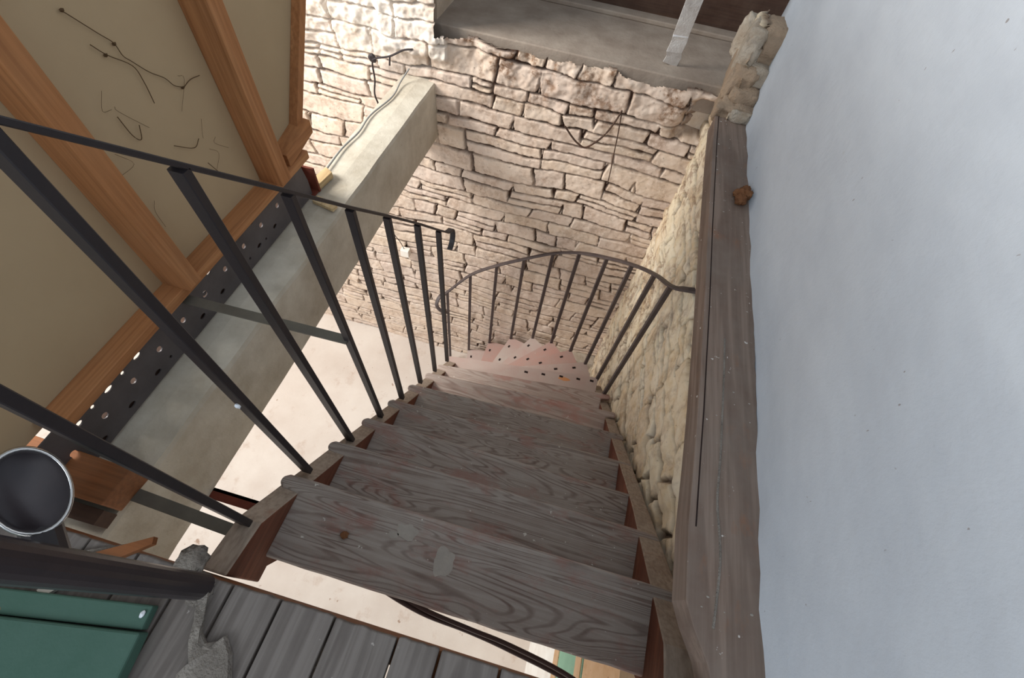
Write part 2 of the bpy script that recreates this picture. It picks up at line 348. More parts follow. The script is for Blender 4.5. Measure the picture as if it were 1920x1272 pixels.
# upper plaster wall
bm = bmesh.new(); wx = lambda y: .582+.0266*y
n = 60; ys = [-1.7+i*(2.46+1.7)/n for i in range(n+1)]
rows = []
for y in ys:
    zz = [-.12, .0, .02, .06]+[.12+.17*k for k in range(13)]
    rows.append([bm.verts.new((wx(y)+.006*(noise.noise(Vector((y*9, z*9, 0))))*(1 if z > .01 else 1.6)+.008*noise.noise(Vector((y*2, z*2, 4))), y+(0.03*noise.noise(Vector((z*11, 3, 0))) if y > 2.4 else 0), z)) for z in zz])
for a, b in zip(rows, rows[1:]):
    for i in range(len(a)-1): bm.faces.new((a[i], b[i], b[i+1], a[i+1]))
pw = mesh_obj('wall_right', bm, M['plaster'], smooth=True); tag(pw, 'bluish white plastered wall above the stairs', kind='structure')
so = pw.modifiers.new('thick', 'SOLIDIFY'); so.thickness = .16; so.offset = 1

# lower floor, landing floor, sill
bm = bmesh.new(); box(bm, (-8, -5, ZF-.15), (2.2, 3.0, ZF)); tag(mesh_obj('floor', bm, M['lowfloor']), 'pale dusty concrete floor of the lower storey', kind='structure')
bm = bmesh.new(); box(bm, (-1.0, 2.385, -.14), (.9, 3.02, -.004)); box(bm, (-1.0, 2.93, -.004), (.9, 3.02, .02))
o = mesh_obj('trim_1', bm, M['sill_concrete']); tag(o, 'brown grey concrete sill on top of the stone back wall', kind='structure'); bevel_mod(o, .006)
bm = bmesh.new(); box(bm, (-1.0, 3.02, -.1), (1.2, 3.08, .95)); tag(mesh_obj('door_1', bm, M['darkwood']), 'dark brown boarding behind the sill', kind='structure')

# landing planks
fl = empty('floor', (-.4, -.3, 0), 'dark grey plank floor of the upper landing', None, kind='structure')
seams = [-1.02, -.86, -.745, -.642, -.538, -.442, -.344, -.234, -.109, -.026, .09, .21, .33, .44]
for i, (a, b) in enumerate(zip(seams, seams[1:])):
    bm = bmesh.new(); g = .0022+.001*R_.random(); y1 = -.052-.004*R_.random()
    dz = -.002*R_.random()
    pts = [(a+g, -1.15, dz), (b-g, -1.15, dz)]
    m = 7
    for k in range(m+1): pts.append((b-g+(a-b+2*g)*k/m, y1+.003*noise.noise(Vector((a*40+k, 3, i))), dz))
    prism(bm, pts, (0, 0, -.028)); o = mesh_obj('plank', bm, M['plank'], fl); bevel_mod(o, .0025)
bm = bmesh.new()
for x in (-1.0, -.3, .42): box(bm, (x-.03, -1.1, -.16), (x+.03, -.09, -.03))
box(bm, (-1.0, -.10, -.17), (.44, -.0565, -.029))
o = mesh_obj('joist', bm, M['pine_dark'], fl)

# ------------------------------------------------------------------ timber along the right edge
bm = bmesh.new()
pi_ = [(.560, -.6), (.520, -.05), (.483, .020), (.474, .052), (.446, .105), (.429, .150), (.430, .30), (.439, .454), (.446, .596), (.459, .957), (.469, 1.341), (.488, 1.904), (.498, 2.10)]
po_ = [(.582+.0266*y+.004+.0035*noise.noise(Vector((y*25, 1, 0)))+.002*noise.noise(Vector((y*80, 5, 0))), y) for y in [2.10-.03*k for k in range(91)]]
prism(bm, [(x, y, 0) for x, y in pi_+po_], (0, 0, -.075))
tb = empty('edge_timber', (.52, 1.0, -.075), 'long weathered brown timber laid along the foot of the white wall', 'timber')
o = mesh_obj('timber', bm, M['timber'], tb); bevel_mod(o, .002)
bm = bmesh.new(); sweep(bm, [(x+.016+.003*noise.noise(Vector((y*3, 0, 0))), y, .0005) for x, y in pi_[6:]], rect(.003, .0016, .0003), (1, 0, 0)); mesh_obj('groove', bm, M['hole'], tb)
bm = bmesh.new(); tube(bm, [(x, y, 0) for x, y in ((.520, .85), (.516, .729), (.509, .583), (.503, .477), (.495, .37), (.500, .289), (.500, .234), (.493, .172), (.485, .113))], .0028, 6, 6); mesh_obj('mortar_ridge', bm, M['debris'], tb)
bm = bmesh.new()
for i in range(70):
    y = R_.uniform(-.1, 2.0); x = R_.uniform(.45, .58)+.0266*y; a = .0006+.0022*R_.random()**3; lump(bm, (x, y, 0), (a*1.5, a, a*.5), i, .6, 1)
mesh_obj('plaster_specks', bm, M['dustspot'], tb)['kind'] = 'stuff'

# ------------------------------------------------------------------ staircase
Lx0, Lx1 = -.577, -.517           # left string
Rx0, Rx1 = .475, .535             # right string
NY = [.205, .375, .543, .721, .909, 1.100, 1.274, 1.465]
NYR = [.200, .375, .540, .735, .955, 1.175, 1.390, 1.610]
NZ = [-.256, -.448, -.636, -.833, -1.039, -1.249, -1.445, -1.655]
st = empty('staircase', (0, .9, ZF), 'old wooden staircase going down beside the stone wall and winding left', 'staircase')
def stz(y): return -.076-1.11*y
def string(x0, x1, y1, mat, yoff=0, bend=0, off=.0, round_=True):
    bm = bmesh.new(); top = []; bot = []
    y = -.052
    N_ = 40
    for i in range(N_+1):
        y = -.052+(y1+.052)*i/N_; z = stz(y-yoff*max(0, y)/1.6)+off
        z += .0025*noise.noise(Vector((y*30, x0*10, 0)))
        z = min(z, -.118-.25*(y+.05)) if round_ else z
        xb = bend*max(0, y-1.2); xi = (-.034*max(0, 1-max(0, y)/.5)) if x0 > 0 else 0
        top.append((x0+xb, y, z)); bot.append((x0+xb, y, z-.26 if y > .02 else max(z-.26, -.30)))
    A = [bm.verts.new((p[0]-(.034*max(0, 1-max(0, p[1])/.5) if x0 > 0 else 0), p[1], p[2])) for p in top]; B = [bm.verts.new((p[0]-(.034*max(0, 1-max(0, p[1])/.5) if x0 > 0 else 0), p[1], p[2])) for p in bot]
    A2 = [bm.verts.new((p[0]+x1-x0, p[1], p[2])) for p in top]; B2 = [bm.verts.new((p[0]+x1-x0, p[1], p[2])) for p in bot]
    for i in range(N_):
        bm.faces.new((A[i], A[i+1], A2[i+1], A2[i])); bm.faces.new((B[i], B2[i], B2[i+1], B[i+1]))
        bm.faces.new((A[i], B[i], B[i+1], A[i+1])); bm.faces.new((A2[i], A2[i+1], B2[i+1], B2[i]))
    bm.faces.new((A[0], A2[0], B2[0], B[0])); bm.faces.new((A[-1], B[-1], B2[-1], A2[-1]))
    bm.normal_update()
    inner = x1 if x0 < 0 else x0-.017
    for f in bm.faces:
        c = f.calc_center_median()
        if abs(f.normal.x) > .8 and abs(c.x-inner) < .028: f.material_index = 1
    o = mesh_obj('string', bm, [M['string'], M['red_wood']], st); bevel_mod(o, .005); return o
string(Lx0, Lx1, 1.49, M['string'])
string(Rx0, Rx1, 1.62, M['string'], yoff=.09, bend=-.03)
for k in range(8):
    yl, yr, z = NY[k], NYR[k], NZ[k]; dep = .205 if k else .20
    if k > 3: dep = .215
    bl, br = yl-dep, yr-dep-(0 if k < 3 else .0)
    xr = [.528, .535, .540, .542, .540, .536, .530, .47][k]
    e = R_.uniform(-.003, .003)
    pts = [(Lx1-.008, bl), (Lx1-.006, yl-.046), (Lx1-.02, yl-.044), (-.568+e, yl-.040), (-.584+e, yl-.028), (-.582+e, yl-.010), (-.566+e, yl-.001)]
    nn = 14
    for i in range(1, nn):
        t = i/nn; pts.append((-.566+e+(xr-.02+.566-e)*t, yl+(yr-yl)*t+.0016*noise.noise(Vector((t*9, k, 0)))))
    pts += [(xr-.012, yr-.001), (xr, yr-.015), (xr, yr-.034), (Rx0+.006-.03*max(0, yr-1.2), yr-.046), (Rx0+.006-.03*max(0, yr-1.2), br)]
    m_ = 18
    for i in range(1, m_):
        t = i/m_; pts.append((Rx0+(Lx1-.008-Rx0)*t, br+(bl-br)*t+.0035*noise.noise(Vector((t*22, k, 7)))))
    bm = bmesh.new(); prism(bm, [(x, y, z) for x, y in pts], (0, 0, -.034))
    if k == 7:
        for cx_, cy_ in ((.09, 1.522), (.215, 1.543), (.335, 1.560), (.43, 1.574), (-.03, 1.503)): prism(bm, [(cx_+a*.013, cy_+b*.008, z+.001) for a, b in ((-1, -1), (1, -1), (1, 1), (-1, 1))], (0, 0, -.002), 1)
    o = mesh_obj('tread', bm, [M['tread'] if k < 5 else M['tread_red'] if k < 7 else M['winder_grey'], M['hole']], st); bevel_mod(o, .009, 3)
    def patch(cx_, cy_, rx, ry, mat, seed, name):
        b2 = bmesh.new(); prism(b2, [(cx_+rx*math.cos(t_)*(1+.5*noise.noise(Vector((math.cos(t_)*1.6, math.sin(t_)*1.6, seed)))), cy_+ry*math.sin(t_)*(1+.5*noise.noise(Vector((math.cos(t_)*1.6, math.sin(t_)*1.6, seed)))), z+.0008) for t_ in [2*math.pi*q/24 for q in range(24)]], (0, 0, -.002)); return mesh_obj(name, b2, mat, o)
    if k == 0:
        patch(-.203, .152, .030, .017, M['dustspot'], 3, 'plaster_spot'); patch(-.088, .108, .030, .032, M['dustspot'], 8, 'plaster_spot'); patch(-.235, .135, .014, .008, M['dustspot'], 12, 'plaster_spot')
    if k == 7: patch(.235, 1.530, .045, .014, M['orange'], 5, 'rust_spot')
    if k in (0, 2): o['label'] = 'uppermost grey tread with bold wood grain' if k == 0 else 'third grey brown tread from the top'
# dried plaster spots and a clod on the uppermost tread: part of its dirt
# winder treads fan about the foot of the left string
PV = Vector((-.50, 1.46))
bxy = [(.489, 1.388), (.466, 1.61), (.387, 1.815), (.270, 2.005), (.107, 2.150), (-.065, 2.262), (-.268, 2.296), (-.470, 2.280), (-.672, 2.245), (-.865, 2.215)]
bz = [-1.45, -1.63, -1.80, -1.97, -2.14, -2.31, -2.47, -2.62, -2.80, -3.00]
for i in range(2, 9):
    a0 = Vector(bxy[i-1]); a1 = Vector(bxy[i]); z = bz[i]-.035
    d0 = (a0-PV).normalized(); d1 = (a1-PV).normalized()
    inn = .05
    b0 = PV+d0*inn; b1 = PV+d1*inn
    perp = Vector((-d1.y, d1.x))
    back = Vector((d0.y, -d0.x))*.03
    e1 = a1+perp*.012+d1*.012; e0 = a0+back+d0*.012
    pts = [b0+back, e0, a0*.5+a1*.5+(d0+d1)*.006, e1, b1+perp*.012]
    bm = bmesh.new(); prism(bm, [(p.x, p.y, z) for p in pts], (0, 0, -.032))
    # small dark square inlays in a row along the nosing
    L = (a1-PV).length
    for r in ((.45, .60, .75, .90) if i < 3 else (.5, .7, .9)):
        c = PV+d1*L*r-perp*.030
        q = [c+d1*sx*.013+perp*sy*.008 for sx, sy in ((-1, -1), (1, -1), (1, 1), (-1, 1))]
        prism(bm, [(p.x, p.y, z+.0012) for p in q], (0, 0, -.002), 1)
    o = mesh_obj('winder_tread', bm, [M['winder'] if i in (3, 4, 7) else M['winder_grey'], M['hole']], st)
# posts under the winders
bm = bmesh.new(); tube(bm, [(PV.x, PV.y, ZF), (PV.x, PV.y, -1.70)], .045, 16, 0); mesh_obj('post', bm, M['string'], st)
bm = bmesh.new()
for i in range(1, 9):
    a = Vector(bxy[i-1]); b = Vector(bxy[i]); z = bz[i]-.067; z2 = (bz[i+1]-.067) if i < 8 else ZF
    a = PV+(a-PV)*.97; b = PV+(b-PV)*.97
    if i > 4:
        box_pts = [(a.x, a.y, z), (b.x, b.y, z), (b.x, b.y, z-.16), (a.x, a.y, z-.16)]
        prism(bm, box_pts, Vector((-(b-a).y, (b-a).x, 0)).normalized()*-.02)
mesh_obj('outer_string', bm, M['string'], st)

# ------------------------------------------------------------------ upper railing
XR = -.55
s_ = 1.028
ur = empty('stair_railing', (XR, .6, -.5), 'black steel flat bar railing down the open left side of the stairs', 'railing')
tops = [(-.073, 1.065), (.075*s_, .915), (.253, .739), (.406, .585), (.582, .409), (.763, .225), (.933, .058), (1.136, -.147), (1.337, -.357)]
bots = [(.057, -.108), (.237, -.285), (.413, -.497), (.593, -.69), (.765, -.868), (.958, -1.066), (1.148, -1.270), (1.346, -1.478)]
path = [(XR, y, z) for y, z in tops]
full = path[:-1]+[path[-1], (XR, 1.452, -.475)]
# curl
cc = Vector((XR, 1.445, -.530)); curl = [(XR, cc.y+.062*math.sin(a), cc.z-.006+.062*math.cos(a)) for a in [0.3+.3*i for i in range(10)]]
full = full[:-1]+[(XR, 1.440, -.462)]+[(p[0], p[1]+.012, p[2]-.004) for p in curl]
bm = bmesh.new(); sweep(bm, full, rect(.026, .009, .0015), (1, 0, 0)); mesh_obj('handrail', bm, M['steel'], ur)
for i, ((yt, zt), (yb, zb)) in enumerate(zip(tops[1:], bots)):
    bm = bmesh.new(); w = .026 if i < 3 else .023
    yt2 = yb+(yt-yb)*.98
    sweep(bm, [(XR, yb, zb-.035), (XR, yt2, zt-.008)], rect(w, .016, .0015), (1, 0, 0))
    b_ = mesh_obj('baluster', bm, M['steel'], ur)
    if i == 1:
        bm = bmesh.new(); lump(bm, (XR+.010, .237-.010, .16), (.006, .004, .008), 3, .3, 2); mesh_obj('paint_spot', bm, M['paintspot'], b_)
# newel and its knob
bm = bmesh.new(); tube(bm, [(-.495, -.073, -.002), (-.495, -.073, .98), (-.495, -.073, 1.06)], .023, 20, 0); mesh_obj('newel_post', bm, M['knob'], ur)
kb = Vector((-.556, -.006, .395)); axis = (Vector((0, 0, 1))-kb).normalized()
bm = bmesh.new(); side = Vector((.72, -.1, .6)); side = (side-axis*side.dot(axis)).normalized(); up_ = axis.cross(side)
def ovalring(bm, prof, c, ax, s, u, sx, sy, n=40, mi=0):
    rings = []
    for r, hgt in prof: rings.append([bm.verts.new(c+ax*hgt+s*(sx*r*math.cos(2*math.pi*i/n))+u*(sy*r*math.sin(2*math.pi*i/n))) for i in range(n)])
    for a, b in zip(rings, rings[1:]):
        for i in range(n): bm.faces.new((a[i], a[(i+1) % n], b[(i+1) % n], b[i])).material_index = mi
    return rings
rg = ovalring(bm, [(.60, -.05), (.95, -.03), (1.0, -.01), (1.0, .0), (.97, .006), (.90, .009)], kb, axis, side, up_, .057, .037)
bm.faces.new(rg[0]); bm.faces.new(rg[-1])
kn = mesh_obj('knob', bm, M['knob'], ur, smooth=True)
bm = bmesh.new(); rg = ovalring(bm, [(.97, .003), (.985, .009), (.95, .013), (.90, .013), (.88, .009)], kb, axis, side, up_, .057, .037); rim = mesh_obj('rim', bm, M['chrome'], kn, smooth=True); rim['label'] = 'shiny metal rim'
bm = bmesh.new(); tube(bm, [tuple(kb-axis*.04), (-.495, -.073, .36)], .02, 12, 0); mesh_obj('knob_stem', bm, M['steel'], ur)
# flat braces from the railing to the beam
bm = bmesh.new(); prism(bm, [(-1.085, .556, -.137), (XR, .570, -.137), (XR, .600, -.137), (-1.085, .586, -.137)], (0, 0, .005)); mesh_obj('brace', bm, M['bracesteel'], ur)
bm = bmesh.new(); prism(bm, [(-.975, .035, -.272), (-.60, .020, -.282), (-.585, .05, -.282), (-.975, .068, -.272)], (0, 0, -.006)); mesh_obj('brace', bm, M['bracesteel'], ur)

# ------------------------------------------------------------------ lower curved railing
lr = empty('curved_railing', (0, 1.9, -2.0), 'curved steel railing around the winding foot of the stairs', 'railing')
hz = [1.065, 1.073, 1.074, 1.067, 1.080, 1.075, 1.07, 1.09, 1.12, 1.06]
ztop = [b+h_ for b, h_ in zip(bz, hz)]
rail = [(.575, 1.07, -.19), (.535, 1.19, -.27)]
rail = [(.60, 1.30, -.28), (.53, 1.33, -.325)]+[(x, y, z) for (x, y), z in zip(bxy, ztop)]
lx, ly, lz = rail[-1]
rail += [(lx-.05, ly-.05, lz-.02), (lx-.055, ly-.12, lz-.06), (lx, ly-.14, lz-.10), (lx+.04, ly-.11, lz-.13)]
bm = bmesh.new(); sweep(bm, catmull(rail, 6), rect(.012, .030, .0025), (0, 0, 1)); mesh_obj('handrail', bm, M['oldsteel'], lr)
for i, ((x, y), z, zt) in enumerate(zip(bxy, bz, ztop)):
    bm = bmesh.new(); sweep(bm, [(x, y, z-.06 if i < 9 else ZF), (x, y, zt-.004)], rect(.024, .016, .0015), (1, .3, 0)); mesh_obj('baluster', bm, M['oldsteel'], lr)

# ------------------------------------------------------------------ concrete beam
bm = bmesh.new(); pa = []
n = 60; ysb = [-1.0+i*(2.40+1.0)/n for i in range(n+1)]
sec = [(-.931, -.600), (-.931, -.30), (-.936, -.284), (-1.02, -.277), (-1.125, -.283), (-1.13, -.30), (-1.13, -.60)]
rings = []
for y in ysb: rings.append([bm.verts.new((x+.004*noise.noise(Vector((y*6, x*9, z*9))), y, z+.004*noise.noise(Vector((y*7, x*8+5, z*9))))) for x, z in sec])
for a, b in zip(rings, rings[1:]):
    for i in range(len(sec)): bm.faces.new((a[i], a[(i+1) % len(sec)], b[(i+1) % len(sec)], b[i]))
bm.faces.new(rings[0]); bm.faces.new(rings[-1])
thing('concrete_beam', bm, M['concrete'], 'long pale grey concrete beam running into the stone back wall', 'beam')

# ------------------------------------------------------------------ perforated steel plate
bm = bmesh.new(); x = -1.078
def loop(pts):
    vs = [bm.verts.new((x, y, z)) for y, z in pts]; return [bm.edges.new((vs[i], vs[(i+1) % len(vs)])) for i in range(len(vs))]
ed = loop([(-.02, -.272), (1.27, -.272), (1.27, -.20), (1.25, -.092), (-.02, -.104)])
def hole(y, z, ry, rz, n=14): return loop([(y+ry*math.cos(2*math.pi*i/n), z+rz*math.sin(2*math.pi*i/n)) for i in range(n)])
for k in range(10): ed += hole(.2+.1082*k-.108, -.197+.0033*k, .0095, .0095)
for yy in (.156, .257, .364, .47, .578, .686, .923): ed += hole(yy, -.147+.021*(yy-.15) - .0, .013 if yy in (.257, .364) else .010, .007)
for yy in (.203, .308): ed += hole(yy, -.144, .006, .006)
for yy in (.15, .257, .366, .580, .687, .80, .909, 1.014): ed += hole(yy, -.250+.025*yy, .012, .008)
for yy in (.423, .847, .95): ed += hole(yy, -.248+.018*yy, .005, .005)
ed += hole(.632, -.185, .011, .008)
bmesh.ops.triangle_fill(bm, edges=ed, use_beauty=True, use_dissolve=False)
o = thing('perforated_plate', bm, M['plate'], 'dark steel plate full of round holes standing on the concrete beam', 'steel plate')
sl = o.modifiers.new('thick', 'SOLIDIFY'); sl.thickness = .004

bm = bmesh.new(); box(bm, (-1.125, -.9, -.272), (-1.088, 1.25, -.212))  # dark strip put in so the plate's lower row of holes looks dark
thing('added_dark_backing', bm, M['darkwood'], 'dark strip added behind the holed steel plate to darken its lower holes', 'timber')
# ------------------------------------------------------------------ framed partition
fp = empty('framed_partition', (-1.1, .8, -.1), 'tan hardboard partition on orange pine studs above the beam', 'partition')
def edgey(z): return 1.355+(z+.026)*.672
bm = bmesh.new(); z1 = 1.25
prism(bm, [(-1.12, -.35, -.12), (-1.12, edgey(-.12)-.02, -.12), (-1.12, edgey(z1)-.02, z1), (-1.12, -.35, z1)], (-.012, 0, 0)); mesh_obj('sheet', bm, M['sheet'], fp)
bm = bmesh.new(); prism(bm, [(-1.12, .12, -.118), (-1.054, .12, -.118), (-1.054, 1.30, -.112), (-1.12, 1.30, -.112)], (0, 0, .032)); o = mesh_obj('bottom_plate', bm, M['pine_y'], fp); bevel_mod(o, .002)
bm = bmesh.new(); prism(bm, [(-1.12, 1.19, -.084), (-1.060, 1.19, -.086), (-1.060, 1.375, -.050), (-1.12, 1.375, -.044)], (0, 0, .050)); o = mesh_obj('bottom_plate', bm, M['pine_y'], fp); bevel_mod(o, .002)
def stud(y0, y1, xf, z0, z1, lean=0):
    bm = bmesh.new(); prism(bm, [(-1.12, y0, z0), (xf, y0, z0), (xf, y1, z0), (-1.12, y1, z0)], (0, lean*(z1-z0), z1-z0)); o = mesh_obj('stud', bm, M['pine'], fp); bevel_mod(o, .002)
stud(.575, .628, -1.030, -.085, 1.25)
stud(1.085, 1.140, -1.030, -.085, 1.25)
stud(1.318, 1.358, -1.085, -.02, 1.25, .672)
# cobwebs on the sheet
bm = bmesh.new()
X0 = -1.114
for pts in ([(.79, .537), (.83, .48), (.854, .453), (.856, .425), (.872, .407), (.90, .37), (.928, .341), (.945, .315), (.968, .299)],
            [(.62, .62), (.70, .60), (.73, .58)], [(.80, .47), (.82, .44), (.86, .40), (.87, .36), (.86, .31)],
            [(.76, .33), (.765, .28), (.78, .26), (.79, .29)], [(.85, .20), (.90, .16), (.93, .17)], [(.92, .10), (.94, .05), (.945, .04)], [(.968, .299), (1.0, .305), (1.04, .30)]):
    tube(bm, [(X0+.004*R_.random(), y+.004*R_.uniform(-1, 1), z) for y, z in pts], .0011, 5, 5)
for y, z in ((.968, .299), (.79, .537), (.854, .45), (.70, .60), (.82, .44)): lump(bm, (X0, y, z), (.002, .006, .004), y, .4, 1)
for k in range(9):
    y, z = R_.uniform(.65, 1.0), R_.uniform(.1, .5); tube(bm, [(X0, y, z), (X0+.002, y+R_.uniform(-.03, .03), z-R_.uniform(.01, .05)), (X0, y+R_.uniform(-.05, .05), z-R_.uniform(.04, .09))], .0005, 4, 4)
thing('cobweb', bm, M['cobweb'], 'dusty cobweb strands hanging on the tan partition between two studs', 'cobweb', kind='stuff')

# rusty bracket, offcuts, cables on the beam
bm = bmesh.new(); prism(bm, [(-1.115, 1.295, -.272), (-1.055, 1.295, -.272), (-1.055, 1.305, -.272), (-1.115, 1.305, -.272)], (0, .0, .11)); box(bm, (-1.115, 1.255, -.272), (-1.06, 1.305, -.266)); box(bm, (-1.115, 1.255, -.266), (-1.110, 1.295, -.15))
thing('steel_bracket', bm, M['rust'], 'small rusty steel bracket on the beam at the end of the holed plate', 'bracket')
bm = bmesh.new(); prism(bm, [(-1.105, 1.315, -.272), (-1.060, 1.300, -.272), (-1.047, 1.400, -.272), (-1.088, 1.425, -.272)], (0, 0, .028)); o = thing('wood_offcut', bm, M['offcut'], 'pale wooden block lying on the concrete beam', 'wood offcut', 'offcuts on the beam'); bevel_mod(o, .002)
bm = bmesh.new(); prism(bm, [(-1.050, 1.225, -.275), (-.950, 1.205, -.275), (-.945, 1.235, -.275), (-1.045, 1.262, -.275)], (0, 0, .016)); o = thing('wood_offcut', bm, M['offcut'], 'flat wooden strip lying across the beam nearer the railing', 'wood offcut', 'offcuts on the beam'); bevel_mod(o, .002)
bm = bmesh.new(); tube(bm, [(-1.118, 1.27, -.268), (-1.112, 1.35, -.272), (-1.10, 1.42, -.270), (-1.108, 1.60, -.272), (-1.095, 1.75, -.272), (-1.105, 1.90, -.272), (-1.075, 2.10, -.272), (-1.085, 2.24, -.262), (-1.06, 2.31, -.22)], .004, 8, 6)
thing('grey_cable', bm, M['greywire'], 'thin grey cable lying along the top of the concrete beam', 'cable')
bm = bmesh.new(); tube(bm, [(-1.03, 2.31, -.12), (-1.08, 2.30, -.13), (-1.16, 2.30, -.175), (-1.24, 2.295, -.20), (-1.268, 2.30, -.23), (-1.272, 2.305, -.32), (-1.285, 2.30, -.40), (-1.275, 2.31, -.47)], .005, 8, 6)
lump(bm, (-1.262, 2.30, -.205), (.022, .008, .022), 4, .5, 2); tube(bm, [(-1.16, 2.30, -.175), (-1.165, 2.295, -.22)], .005, 8, 2)
thing('black_cable', bm, M['wire'], 'loose black cable end hooked on the stone wall above the beam', 'cable')
jb = empty('junction_box', (-1.25, 2.29, -1.72), 'small white electrical box on the stone wall seen between the railing bars', 'junction box')
bm = bmesh.new(); box(bm, (-1.285, 2.285, -1.72), (-1.215, 2.335, -1.65)); o = mesh_obj('box_body', bm, M['whiteplastic'], jb); bevel_mod(o, .004)
bm = bmesh.new(); tube(bm, [(-1.26, 2.31, -1.65), (-1.285, 2.31, -1.58), (-1.33, 2.31, -1.50), (-1.36, 2.32, -1.38)], .003, 6, 6); mesh_obj('wire', bm, M['wire'], jb)

# ------------------------------------------------------------------ timber stub and red steel near the landing
bm = bmesh.new(); prism(bm, [(-1.42, .0, -.278), (-.925, .004, -.278), (-.915, .098, -.278), (-1.42, .112, -.278)], (0, 0, .078)); o = thing('timber_stub', bm, M['pine_dark'], 'orange brown timber end resting on the beam left of the landing', 'timber'); bevel_mod(o, .004)
bm = bmesh.new(); prism(bm, [(-1.42, -.045, -.278), (-.93, -.04, -.278), (-.93, -.005, -.278), (-1.42, -.004, -.278)], (0, 0, .05)); o = thing('timber_strip', bm, M['darkwood'], 'dark brown timber strip between the orange timber and the planks', 'timber')
bm = bmesh.new(); prism(bm, [(-.95, .150, -.60), (-.52, .150, -.60), (-.52, .150, -.68), (-.95, .150, -.68)], (0, -.01, 0)); prism(bm, [(-.95, .150, -.60), (-.52, .150, -.60), (-.52, .115, -.60), (-.95, .115, -.60)], (0, 0, -.008))
thing('red_steel_angle', bm, M['rust'], 'red brown steel angle between the beam and the stairs', 'steel angle')

# ------------------------------------------------------------------ cables beneath the uppermost tread
for k, (dy, dz, lab) in enumerate(((0, 0, 'upper of two brown cables running under the uppermost tread'), (-.012, -.03, 'lower of two brown cables running under the uppermost tread'))):
    bm = bmesh.new(); tube(bm, [(-.52, .10+dy, -.58), (-.30, .035+dy, -.58), (-.135, .0+dy, -.60+dz*.2), (.02, -.014+dy*.6, -.60+dz*.6), (.162, -.024+dy, -.60+dz), (.36, -.055+dy, -.60+dz), (.53, -.12+dy, -.6+dz)], .0065, 8, 6)
    thing('brown_cable', bm, M['brown_cable'], lab, 'cable', 'cables under the stairs')

# ------------------------------------------------------------------ wall strips seen through the gap
bm = bmesh.new(); box(bm, (.548, -1.2, ZF), (.60, .12, -1.96)); thing('whitewashed_board', bm, M['whitewash'], 'bright white panel low on the wall seen through the stair gap', 'panel')
bm = bmesh.new(); box(bm, (.545, -1.2, -1.96), (.60, .12, -1.30)); box(bm, (.540, -1.2, -1.42), (.60, .12, -1.31), 1); box(bm, (.540, -1.2, -1.97), (.60, .12, -1.84), 1); thing('painted_board', bm, [M['palegreen'], M['peach']], 'pale green painted panel on the wall seen through the stair gap', 'panel')
bm = bmesh.new(); box(bm, (.543, -1.2, -1.27), (.60, .12, -.76)); thing('bare_board', bm, M['peach'], 'peach coloured bare board on the wall at the right end of the stair gap', 'board')

# corner timber by the winders
bm = bmesh.new(); box(bm, (.10, 2.255, -2.62), (.56, 2.36, -2.50)); o = thing('corner_ledge', bm, M['rubble_pale'], 'low stone ledge in the corner behind the winding steps', 'ledge'); bevel_mod(o, .01)

# ------------------------------------------------------------------ rubble stump at the end of the right wall
rb = empty('wall_right', (.58, 2.2, 0), 'broken rubble end of the stone wall beside the white plaster', None, kind='structure')
spec = [((.600, 2.130, .018), (.048, .060, .028), 'rubble_pale'), ((.592, 2.185, .075), (.060, .060, .034), 'rubble'), ((.612, 2.235, .140), (.055, .055, .042), 'rubble_pale'),
        ((.625, 2.33, .235), (.060, .100, .070), 'rubble'), ((.560, 2.32, .205), (.045, .110, .085), 'rubble_pale'), ((.57, 2.30, .10), (.060, .13, .08), 'rubble'), ((.57, 2.25, .0), (.06, .16, .06), 'rubble'),
        ((.57, 2.42, .20), (.07, .04, .09), 'rubble_pale'), ((.60, 2.19, .02), (.06, .10, .04), 'rubble')]
for i, (c, r, mk) in enumerate(spec):
    bm = bmesh.new(); lump(bm, c, r, i+3, .20, 4, 1.7, R_.uniform(-.2, .2), .5); mesh_obj('stone', bm, M[mk], rb, smooth=True)

bm = bmesh.new(); yb = 2.300
tube(bm, [(-.17, yb, -.325), (-.12, yb, -.375), (-.077, yb, -.406), (-.028, yb, -.415), (.042, yb, -.335), (.08, yb, -.25), (.102, yb+.01, -.18)], .005, 6, 6)
tube(bm, [(.102, yb+.01, -.18), (.118, yb, -.30), (.130, yb-.006, -.42), (.142, yb, -.526), (.147, yb, -.60)], .0035, 6, 6)
thing('dry_root', bm, M['darkwood'], 'thin dark dried root hanging in a loop on the stone back wall', 'root')
# silver strap
bm = bmesh.new(); sweep(bm, [(.268, 2.50, -.002), (.276, 2.50, .035), (.268, 2.497, .055), (.274, 2.50, .10), (.272, 2.50, .12), (.272, 2.506, .125), (.276, 2.50, .40)], rect(.075, .006, .001), (1, .1, 0))
thing('metal_strap', bm, M['silver'], 'silver metal strap standing up from the sill at the top of the picture', 'strap')
# clay clod on the timber
bm = bmesh.new()
for i, (dx, dy, dz, r) in enumerate(((0, 0, .02, .022), (-.008, -.03, .018, .020), (.012, .028, .018, .018), (.01, -.012, .034, .016), (-.018, .008, .014, .014))): lump(bm, (.590+dx, 1.535+dy, dz), (r, r*1.2, r), i+1, .5, 3, 3)
thing('mud_nest', bm, M['clay'], 'small rusty brown mud lump stuck between the edge timber and the white wall', 'mud lump', smooth=True)

